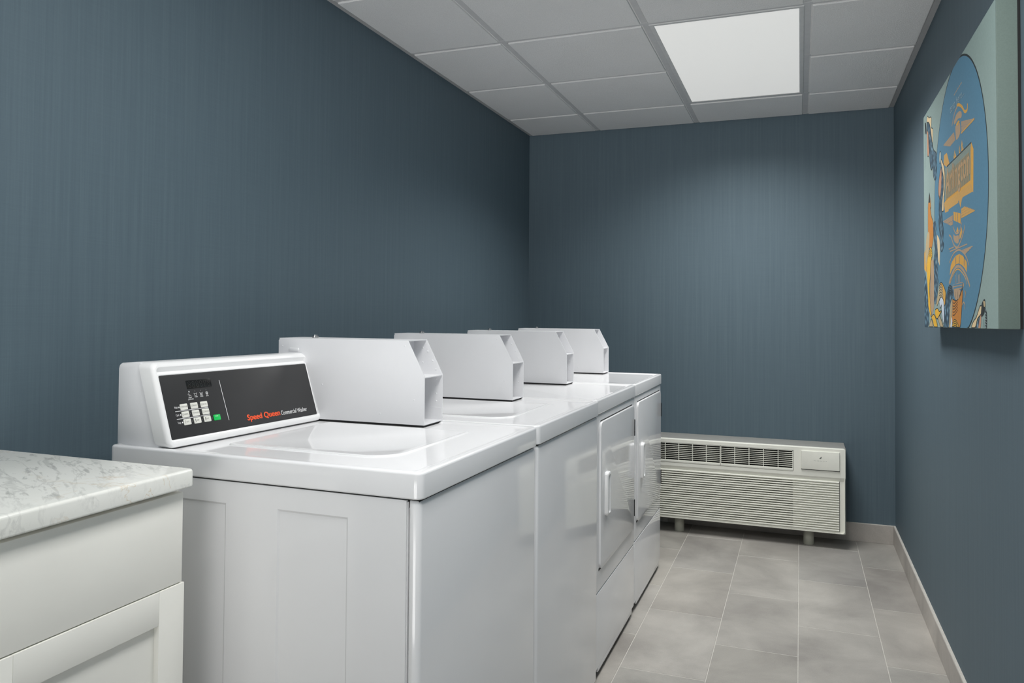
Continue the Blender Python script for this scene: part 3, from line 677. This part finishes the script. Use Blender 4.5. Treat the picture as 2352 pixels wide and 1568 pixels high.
# ------------------------------------------------------------------ canvas print on the right wall
CW, CH = 1.155, .79
AM = Matrix.Translation((-.05, -1.482, 1.207)) @ Matrix.Rotation(-.0078, 4, 'X') @ Matrix(((0, 0, -1, 0), (-1, 0, 0, 0), (0, 1, 0, 0), (0, 0, 0, 1)))
pic = empty('wall_picture'); pic.matrix_world = AM
tag(pic, 'large sage-blue canvas print with a blue disc and orange lettering on the right wall', 'picture')
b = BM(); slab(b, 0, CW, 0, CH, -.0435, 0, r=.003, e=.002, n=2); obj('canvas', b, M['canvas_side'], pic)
b = BM(); box(b, .002, CW - .0005, .001, CH - .001, -.0497, -.042); obj('backing_frame', b, M['black_frame'], pic, smooth=False)
ART = [
('cream',2,[(84,750),(87,762),(103,770),(134,756),(169,750),(189,740),(185,709),(215,698),(218,678),(206,644),(185,655),(147,702),(112,743)]),
('salmon',2,[(85,720),(111,712),(124,648),(129,654),(128,626),(110,620),(92,633),(89,688)]),
('scale',3,[(86,743),(112,745),(148,730),(182,691),(214,629),(205,652),(223,626),(251,611),(288,597),(292,574),(300,549),(285,512),(252,510),(224,532),(216,562),(201,560),(181,558),(157,577),(143,611),(134,645),(141,676),(129,652),(121,700),(90,724)]),
('dark',2,[(33,763),(60,754),(74,719),(63,712),(42,727)]),
('pale',3,[(369,586),(381,578),(380,556),(363,545),(350,558),(353,579)]),
('salmon',3,[(384,530),(348,503),(328,468),(332,445),(358,429),(390,473),(392,517)]),
('scale',4,[(396,513),(424,489),(427,452),(405,412),(404,388),(395,381),(406,343),(421,312),(408,284),(424,268),(389,250),(364,262),(357,304),(332,344),(334,389),(345,440),(353,427),(381,453)]),
('cream',5,[(389,556),(414,539),(442,519),(453,491),(452,455),(438,422),(434,426),(428,383),(407,380),(395,388),(414,429),(431,452),(429,488),(409,514),(384,545)]),
('brown',2,[(133,485),(157,449),(166,421),(151,430),(174,395),(213,366),(215,319),(200,297),(170,280),(119,289),(96,348),(99,429),(99,430),(105,448)]),
('dark',3,[(133,486),(149,450),(136,448),(111,452),(114,455)]),
('beige',3,[(96,347),(127,337),(119,289),(103,259),(75,225),(10,230),(35,289),(58,328)]),
('scale',3,[(246,369),(278,358),(281,312),(302,272),(309,209),(308,179),(296,119),(267,82),(220,91),(209,169),(217,231),(242,270),(220,319),(212,359)]),
('orange',3,[(1,276),(24,290),(32,228),(54,243),(58,201),(20,212),(1,216)]),
('cream',4,[(291,316),(331,301),(352,275),(344,206),(338,147),(306,149),(314,223),(318,218),(302,272)]),
('yellow',4,[(150,287),(179,276),(188,252),(163,238),(152,220),(141,188),(123,141),(141,77),(160,37),(100,70),(87,127),(68,193),(76,241),(108,266)]),
('tan',3,[(158,235),(217,231),(220,83),(200,60),(160,45),(132,109)]),
('scale',3,[(1,213),(26,202),(56,161),(85,94),(109,38),(81,1),(1,1)]),
('orange',4,[(342,147),(377,148),(410,138),(454,113),(441,78),(420,71),(408,93),(358,102),(331,95),(332,132)]),
('beige',5,[(342,145),(393,130),(408,96),(358,103),(285,74),(277,89),(323,125)]),
('white',5,[(331,88),(370,101),(416,85),(423,42),(413,13),(381,50),(374,75),(347,65)]),
('yellow',6,[(248,61),(294,65),(329,54),(373,56),(338,43),(283,30),(247,44)]),
('yellow',6,[(159,36),(209,45),(247,36),(291,3),(226,2),(198,21)]),
('beige',5,[(107,2),(159,29),(197,2)]),
('beige',5,[(302,31),(337,39),(405,3),(353,3)]),
('scale',3,[(507,130),(530,134),(567,126),(588,108),(573,92),(535,75),(518,41),(501,3),(413,3),(432,71),(466,105)]),
('brown',4,[(573,88),(637,82),(686,91),(723,110),(732,102),(718,65),(689,3),(627,3),(563,20),(568,68)]),
('beige',4,[(509,3),(535,69),(573,89),(563,34),(532,3)]),
('white',5,[(532,3),(556,33),(567,20),(558,3)]),
('yellow',5,[(560,4),(592,24),(628,23),(662,9),(665,3)]),
('tan',5,[(596,116),(693,112),(689,94),(658,84),(623,85),(599,99)]),
('tan',4,[(582,132),(734,132),(733,115),(589,117)]),
('cream',3,[(964,59),(977,58),(974,40),(925,25),(897,3),(848,3),(875,19),(915,32),(954,57)]),
('dark',4,[(980,65),(1001,74),(1016,72),(1010,44),(979,31),(969,39)]),
('beige',5,[(996,71),(1016,69),(1021,58),(1005,56)]),
('white',4,[(1010,56),(1025,47),(1034,30),(1031,3),(1021,3),(1022,36)]),
('scale',3,[(903,3),(931,22),(952,28),(933,3)]),
('salmon',3,[(935,3),(955,28),(969,36),(962,3)]),
('plate',2,[(458,513),(490,508),(865,505),(855,404),(482,409),(446,409)]),
('orange',3,[(856,494),(865,507),(893,482),(886,366),(850,383)]),
('orange',3,[(482,409),(851,405),(854,396),(454,399),(438,402)]),
('amber',3,[(438,402),(854,396),(886,369),(743,375),(730,372),(706,350),(684,374),(577,380),(453,381)]),
('amber',3,[(453,369),(516,366),(516,371),(677,369),(670,379),(437,397)]),
('amber',3,[(440,557),(492,555),(537,511),(483,511),(430,530)]),
('amber',3,[(624,536),(651,510),(612,511),(605,518)]),
('amber',3,[(697,535),(713,508),(692,508),(689,521)]),
('amber',3,[(734,542),(761,507),(729,508),(723,520)]),
('tan',3,[(660,636),(701,634),(734,622),(730,608),(686,616),(659,615),(623,613),(617,625)]),
('orange',4,[(651,605),(666,609),(693,609),(708,602),(672,598)]),
('tan',3,[(637,604),(706,598),(708,566),(650,561)]),
('orange',3,[(598,353),(648,344),(709,333),(708,303),(667,312),(601,326)]),
('amber',3,[(660,300),(677,285),(656,282),(639,288)]),
('tan',3,[(592,286),(624,276),(676,272),(675,252),(644,252),(602,265)]),
('amber',3,[(720,292),(733,277),(713,263),(689,259),(686,272)]),
('orange',3,[(527,164),(544,192),(570,203),(622,216),(684,217),(737,207),(790,186),(793,175),(791,156),(761,171),(716,183),(673,190),(628,190),(569,179)]),
('dark',2.5,[(84,750),(87,762),(103,770),(134,756),(169,750),(189,740),(185,709),(215,698),(218,678),(206,644),(185,655),(147,702),(112,743),(84,750)],3),
('dark',2.5,[(85,720),(111,712),(124,648),(129,654),(128,626),(110,620),(92,633),(89,688),(85,720)],3),
('dark',3.5,[(86,743),(112,745),(148,730),(182,691),(214,629),(205,652),(223,626),(251,611),(288,597),(292,574),(300,549),(285,512),(252,510),(224,532),(216,562),(201,560),(181,558),(157,577),(143,611),(134,645),(141,676),(129,652),(121,700),(90,724),(86,743)],3),
('teal',2,[(31,729),(40,666),(39,649),(25,585)],3),
('dark',3.5,[(369,586),(381,578),(380,556),(363,545),(350,558),(353,579),(369,586)],3),
('dark',3.5,[(384,530),(348,503),(328,468),(332,445),(358,429),(390,473),(392,517),(384,530)],3),
('dark',4.5,[(396,513),(424,489),(427,452),(405,412),(404,388),(395,381),(406,343),(421,312),(408,284),(424,268),(389,250),(364,262),(357,304),(332,344),(334,389),(345,440),(353,427),(381,453),(396,513)],3),
('dark',5.5,[(389,556),(414,539),(442,519),(453,491),(452,455),(438,422),(434,426),(428,383),(407,380),(395,388),(414,429),(431,452),(429,488),(409,514),(384,545),(389,556)],3),
('dark',2.5,[(133,485),(157,449),(166,421),(151,430),(174,395),(213,366),(215,319),(200,297),(170,280),(119,289),(96,348),(99,429),(99,430),(105,448),(133,485)],3),
('dark',4.5,[(150,287),(179,276),(188,252),(163,238),(152,220),(141,188),(123,141),(141,77),(160,37),(100,70),(87,127),(68,193),(76,241),(108,266),(150,287)],2),
('dark',5,[(114,275),(141,278),(179,268)],2.5),
('dark',5,[(113,268),(141,271),(179,261)],2.5),
('dark',5,[(113,261),(141,264),(178,254)],2.5),
('dark',5,[(113,254),(141,257),(178,247)],2.5),
('dark',4,[(146,188),(134,93),(170,45)],2),
('brown',4,[(176,186),(172,92)],2),
('dark',4.5,[(342,147),(377,148),(410,138),(454,113),(441,78),(420,71),(408,93),(358,102),(331,95),(332,132),(342,147)],3),
('dark',6,[(333,138),(368,143),(400,131)],2.5),
('dark',6,[(332,130),(368,135),(399,123)],2.5),
('dark',6,[(332,122),(367,126),(399,115)],2.5),
('dark',6,[(332,114),(367,117),(399,107)],2.5),
('dark',6,[(331,106),(366,108),(398,99)],2.5),
('dark',5.5,[(331,88),(370,101),(416,85),(423,42),(413,13),(381,50),(374,75),(347,65),(331,88)],3),
('dark',6.5,[(248,61),(294,65),(329,54),(373,56),(338,43),(283,30),(247,44),(248,61)],3),
('dark',6.5,[(159,36),(209,45),(247,36),(291,3),(226,2),(198,21),(159,36)],3),
('dark',5.5,[(107,2),(159,29),(197,2),(107,2)],3),
('dark',5.5,[(302,31),(337,39),(405,3),(353,3),(302,31)],3),
('dark',4,[(499,125),(530,132),(571,121)],3),
('dark',4,[(498,118),(529,125),(570,114)],3),
('dark',4,[(498,111),(529,118),(570,107)],3),
('dark',4,[(498,104),(529,111),(570,100)],3),
('dark',4.5,[(573,88),(637,82),(686,91),(723,110),(732,102),(718,65),(689,3),(627,3),(563,20),(568,68),(573,88)],3),
('dark',5.5,[(560,4),(592,24),(628,23),(662,9),(665,3),(560,4)],3),
('dark',6,[(585,16),(614,21),(648,11)],3),
('dark',6,[(585,11),(613,15),(648,7)],3),
('dark',6,[(584,5),(613,9),(648,3)],3),
('dark',5,[(576,77),(609,75),(658,86)],2.5),
('dark',5,[(576,68),(608,66),(658,78)],2.5),
('dark',5,[(575,58),(608,58),(658,70)],2.5),
('dark',5,[(575,49),(608,49),(657,62)],2.5),
('dark',5,[(575,39),(607,40),(657,54)],2.5),
('dark',6,[(617,109),(624,89)],3),
('dark',6,[(659,108),(655,87)],3),
('circ',5,[(586,129),(730,128)],5),
('circ',5,[(589,121),(733,120)],5),
('dark',6,[(734,130),(723,113),(686,93)],5),
('dark',3.5,[(964,59),(977,58),(974,40),(925,25),(897,3),(848,3),(875,19),(915,32),(954,57),(964,59)],3),
('dark',4.5,[(1010,56),(1025,47),(1034,30),(1031,3),(1021,3),(1022,36),(1010,56)],3),
('dark',6,[(1021,44),(1035,39)],5),
('dark',6,[(1021,37),(1034,32)],5),
('dark',6,[(1020,30),(1034,26)],5),
('dark',6,[(1020,23),(1034,19)],5),
('dark',6,[(1020,17),(1034,12)],5),
('dark',6,[(1020,10),(1033,6)],5),
('teal',3,[(999,25),(1001,3)],3),
('dark',4,[(491,511),(865,506)],3),
('orange',3,[(662,657),(674,659),(702,652),(741,636),(772,616),(794,609),(816,610),(819,625)],9),
('tan',3,[(667,655),(632,649),(602,633),(583,618)],6),
('tan',3,[(726,596),(909,560)],2.6),
('tan',3,[(727,593),(893,560)],2.6),
('tan',3,[(727,590),(878,560)],2.6),
('tan',3,[(728,587),(862,560)],2.6),
('tan',3,[(728,584),(846,560)],2.6),
('tan',3,[(729,580),(830,561)],2.6),
('tan',3,[(729,577),(814,561)],2.6),
('tan',3,[(730,574),(797,561)],2.6),
('tan',3,[(730,571),(780,561)],2.6),
('tan',3,[(731,567),(763,562)],2.6),
('tan',3,[(731,564),(746,562)],2.6),
('amber',4,[(725,563),(910,560)],5),
('tan',3,[(433,591),(615,591)],2.6),
('tan',3,[(444,588),(617,589)],2.6),
('tan',3,[(456,585),(619,586)],2.6),
('tan',3,[(467,582),(621,583)],2.6),
('tan',3,[(478,580),(623,581)],2.6),
('tan',3,[(489,577),(625,578)],2.6),
('tan',3,[(500,574),(627,575)],2.6),
('tan',3,[(511,572),(630,573)],2.6),
('tan',3,[(522,569),(632,570)],2.6),
('tan',3,[(533,567),(634,568)],2.6),
('tan',3,[(543,564),(636,565)],2.6),
('tan',3,[(620,703),(641,704)],3.5),
('tan',3,[(645,704),(667,705)],3.5),
('tan',3,[(671,705),(691,706)],3.5),
('tan',3,[(696,706),(716,706)],3.5),
('tan',3,[(720,707),(740,707)],3.5),
('teal2',3,[(538,520),(553,531),(572,523)],3.5),
('teal2',3,[(579,519),(594,530),(612,522)],3.5),
('teal2',3,[(619,518),(634,528),(651,521)],3.5),
('teal2',3,[(658,516),(673,527),(689,519)],3.5),
('teal2',3,[(696,515),(710,525),(726,518)],3.5),
('teal2',3,[(733,514),(746,524),(762,517)],3.5),
('teal2',3,[(768,513),(781,523),(796,516)],3.5),
('amber',3,[(719,343),(777,343)],3.5),
('amber',3,[(719,340),(796,339)],3.5),
('amber',3,[(719,336),(815,335)],3.5),
('amber',3,[(719,333),(834,331)],3.5),
('amber',3,[(719,329),(852,327)],3.5),
('amber',3,[(718,326),(870,323)],3.5),
('amber',3,[(718,322),(887,319)],3.5),
('amber',3,[(718,319),(905,315)],3.5),
('tan',3,[(419,344),(588,342)],3.5),
('tan',3,[(440,339),(587,338)],3.5),
('tan',3,[(461,335),(587,334)],3.5),
('tan',3,[(482,331),(587,330)],3.5),
('tan',3,[(502,326),(587,325)],3.5),
('tan',3,[(522,322),(587,321)],3.5),
('tan',3,[(542,318),(587,317)],3.5),
('circ',4,[(627,347),(626,321)],4),
('circ',4,[(662,340),(664,313)],4),
('tan',3,[(521,290),(558,279),(594,255),(637,241),(665,240),(712,254),(752,275),(769,292)],6),
('tan',3,[(589,308),(624,287),(659,280),(694,284),(724,304)],5),
('tan',3,[(515,246),(601,245)],3.5),
('tan',3,[(534,237),(801,235)],3.5),
('tan',3,[(728,223),(872,222)],3.5),
('tan',3,[(737,219),(849,219)],3.5),
('tan',3,[(747,215),(827,216)],3.5),
('tan',3,[(756,211),(804,214)],3.5),
('tan',3,[(765,207),(780,211)],3.5),
('tan',3,[(525,203),(556,215),(600,226),(650,230),(691,228),(737,218),(775,205),(805,189),(820,174)],5),
('circ',4,[(632,218),(631,186)],5),
('circ',4,[(687,213),(686,182)],5),
('circ',4,[(756,208),(755,178)],5),
('tan',3,[(515,138),(538,151),(576,168),(627,181),(669,182),(709,176),(760,159),(797,140),(832,116)],9),
('amber',3,[(534,138),(568,156),(620,171),(655,174),(689,170),(741,155),(778,138),(784,123)],4),
('tan',3,[(623,159),(622,135)],6),
('tan',3,[(648,165),(646,135)],6),
('tan',3,[(671,157),(671,134)],6),
('tan',3,[(693,158),(692,134)],6),
('tan',3,[(761,109),(770,96)],4),
('tan',3,[(769,106),(767,91)],4),
('tan',3,[(776,103),(764,86)],4),
('tan',3,[(721,67),(744,74),(763,66),(759,54)],5)]

keys = sorted({a[0] for a in ART} | {'circ', 'dark', 'tan', 'amber', 'plate', 'pale', 'sage', 'ink'})
idx = {k: i for i, k in enumerate(keys)}
b = BM(); LZ = .00016
disc = lambda r: [(min(max(.6542 + r * cos(2 * pi * k / 96), .001), CW - .001), min(max(.3829 + r * sin(2 * pi * k / 96), .001), CH - .001)) for k in range(96)]
def disc_poly(r, z, mi):
    P = disc(r); poly(b, [(x, y, z) for x, y in P], mi)
poly(b, [(.0012, .0012, .00012), (CW - .0012, .0012, .00012), (CW - .0012, CH - .0012, .00012), (.0012, CH - .0012, .00012)], idx['sage'])
disc_poly(.4145, .0003, idx['dark']); disc_poly(.4085, .0003 + LZ, idx['circ'])
for rank, a in enumerate(sorted(ART, key=lambda q: q[1])):
    z = .0005 + rank * 3e-6
    P = [(x / 1000, y / 1000) for x, y in a[2]]
    if len(a) == 3:
        P2 = smooth_line(P + [P[0]], 3)[:-1] if a[0] not in ('plate', 'orange', 'amber') else P
        poly(b, [(min(max(x, .001), CW - .001), min(max(y, .001), CH - .001), z) for x, y in P2], idx[a[0]])
    else:
        L = smooth_line(P, 4) if len(P) > 2 else P
        ribbon(b, [(min(max(x, .002), CW - .002), min(max(y, .002), CH - .002)) for x, y in L], a[3] / 1000, z, idx[a[0]])
ZTOP = .0005 + len(ART) * 3e-6
text(b, 'text here...', .556, .776, .662, .688, ZTOP + 1e-5, idx['ink'])
# condensed block lettering across the disc
text(b, 'Arlington', .470, .846, .398, .503, ZTOP + 1e-5, idx['tan'], bold=.01)
for k in range(26):
    x = .478 + k * .0142
    ribbon(b, [(x, .405), (x, .486)], .0035, ZTOP + 3e-5, idx['amber'])
obj('printed_image', b, [M['art_' + k] for k in keys], pic, smooth=False)

# ------------------------------------------------------------------ camera
cd_ = bpy.data.cameras.new('camera'); cam = bpy.data.objects.new('camera', cd_); COL.objects.link(cam)
F, PX, PY = 1777.48772, 1163.69342, 681.25885
cd_.sensor_fit = 'HORIZONTAL'; cd_.sensor_width = 36; cd_.lens = F / 2352 * 36
cd_.shift_x = (1176 - PX) / 2352; cd_.shift_y = (PY - 784) / 2352
cd_.clip_start = .02
yaw, pitch, roll = .36274, .02349, .00755
R = Matrix.Rotation(yaw, 4, 'Z') @ Matrix.Rotation(pi / 2 + pitch, 4, 'X') @ Matrix.Rotation(roll, 4, 'Z')
cam.matrix_world = Matrix.Translation((-.48602, -4.74884, 1.24096)) @ R
scn.camera = cam
# ------------------------------------------------------------------ world and view
FILL_BELOW, FILL_ABOVE = 6.7, .2
w = bpy.data.worlds.new('world'); scn.world = w; w.use_nodes = True
# fill light added beyond the doorway: strong from below for the ceiling, weak above
wt = w.node_tree; bg = wt.nodes['Background']; bg.inputs[0].default_value = (1, .995, .98, 1)
wc = wt.nodes.new('ShaderNodeTexCoord'); wx = wt.nodes.new('ShaderNodeSeparateXYZ'); wm = wt.nodes.new('ShaderNodeMapRange')
wt.links.new(wc.outputs['Generated'], wx.inputs[0]); wt.links.new(wx.outputs['Z'], wm.inputs['Value'])
wm.inputs['From Min'].default_value = -.06; wm.inputs['From Max'].default_value = .0
wm.inputs['To Min'].default_value = FILL_BELOW; wm.inputs['To Max'].default_value = FILL_ABOVE
wt.links.new(wm.outputs[0], bg.inputs[1])
vs = scn.view_settings; vs.view_transform = 'Standard'; vs.look = 'None'; vs.gamma = 1; vs.use_curve_mapping = False; vs.exposure = EXPO = 0.0
scn.cycles.max_bounces = 8; scn.cycles.diffuse_bounces = 5; scn.cycles.glossy_bounces = 4
scn.cycles.use_denoising = True; scn.cycles.sample_clamp_indirect = 6
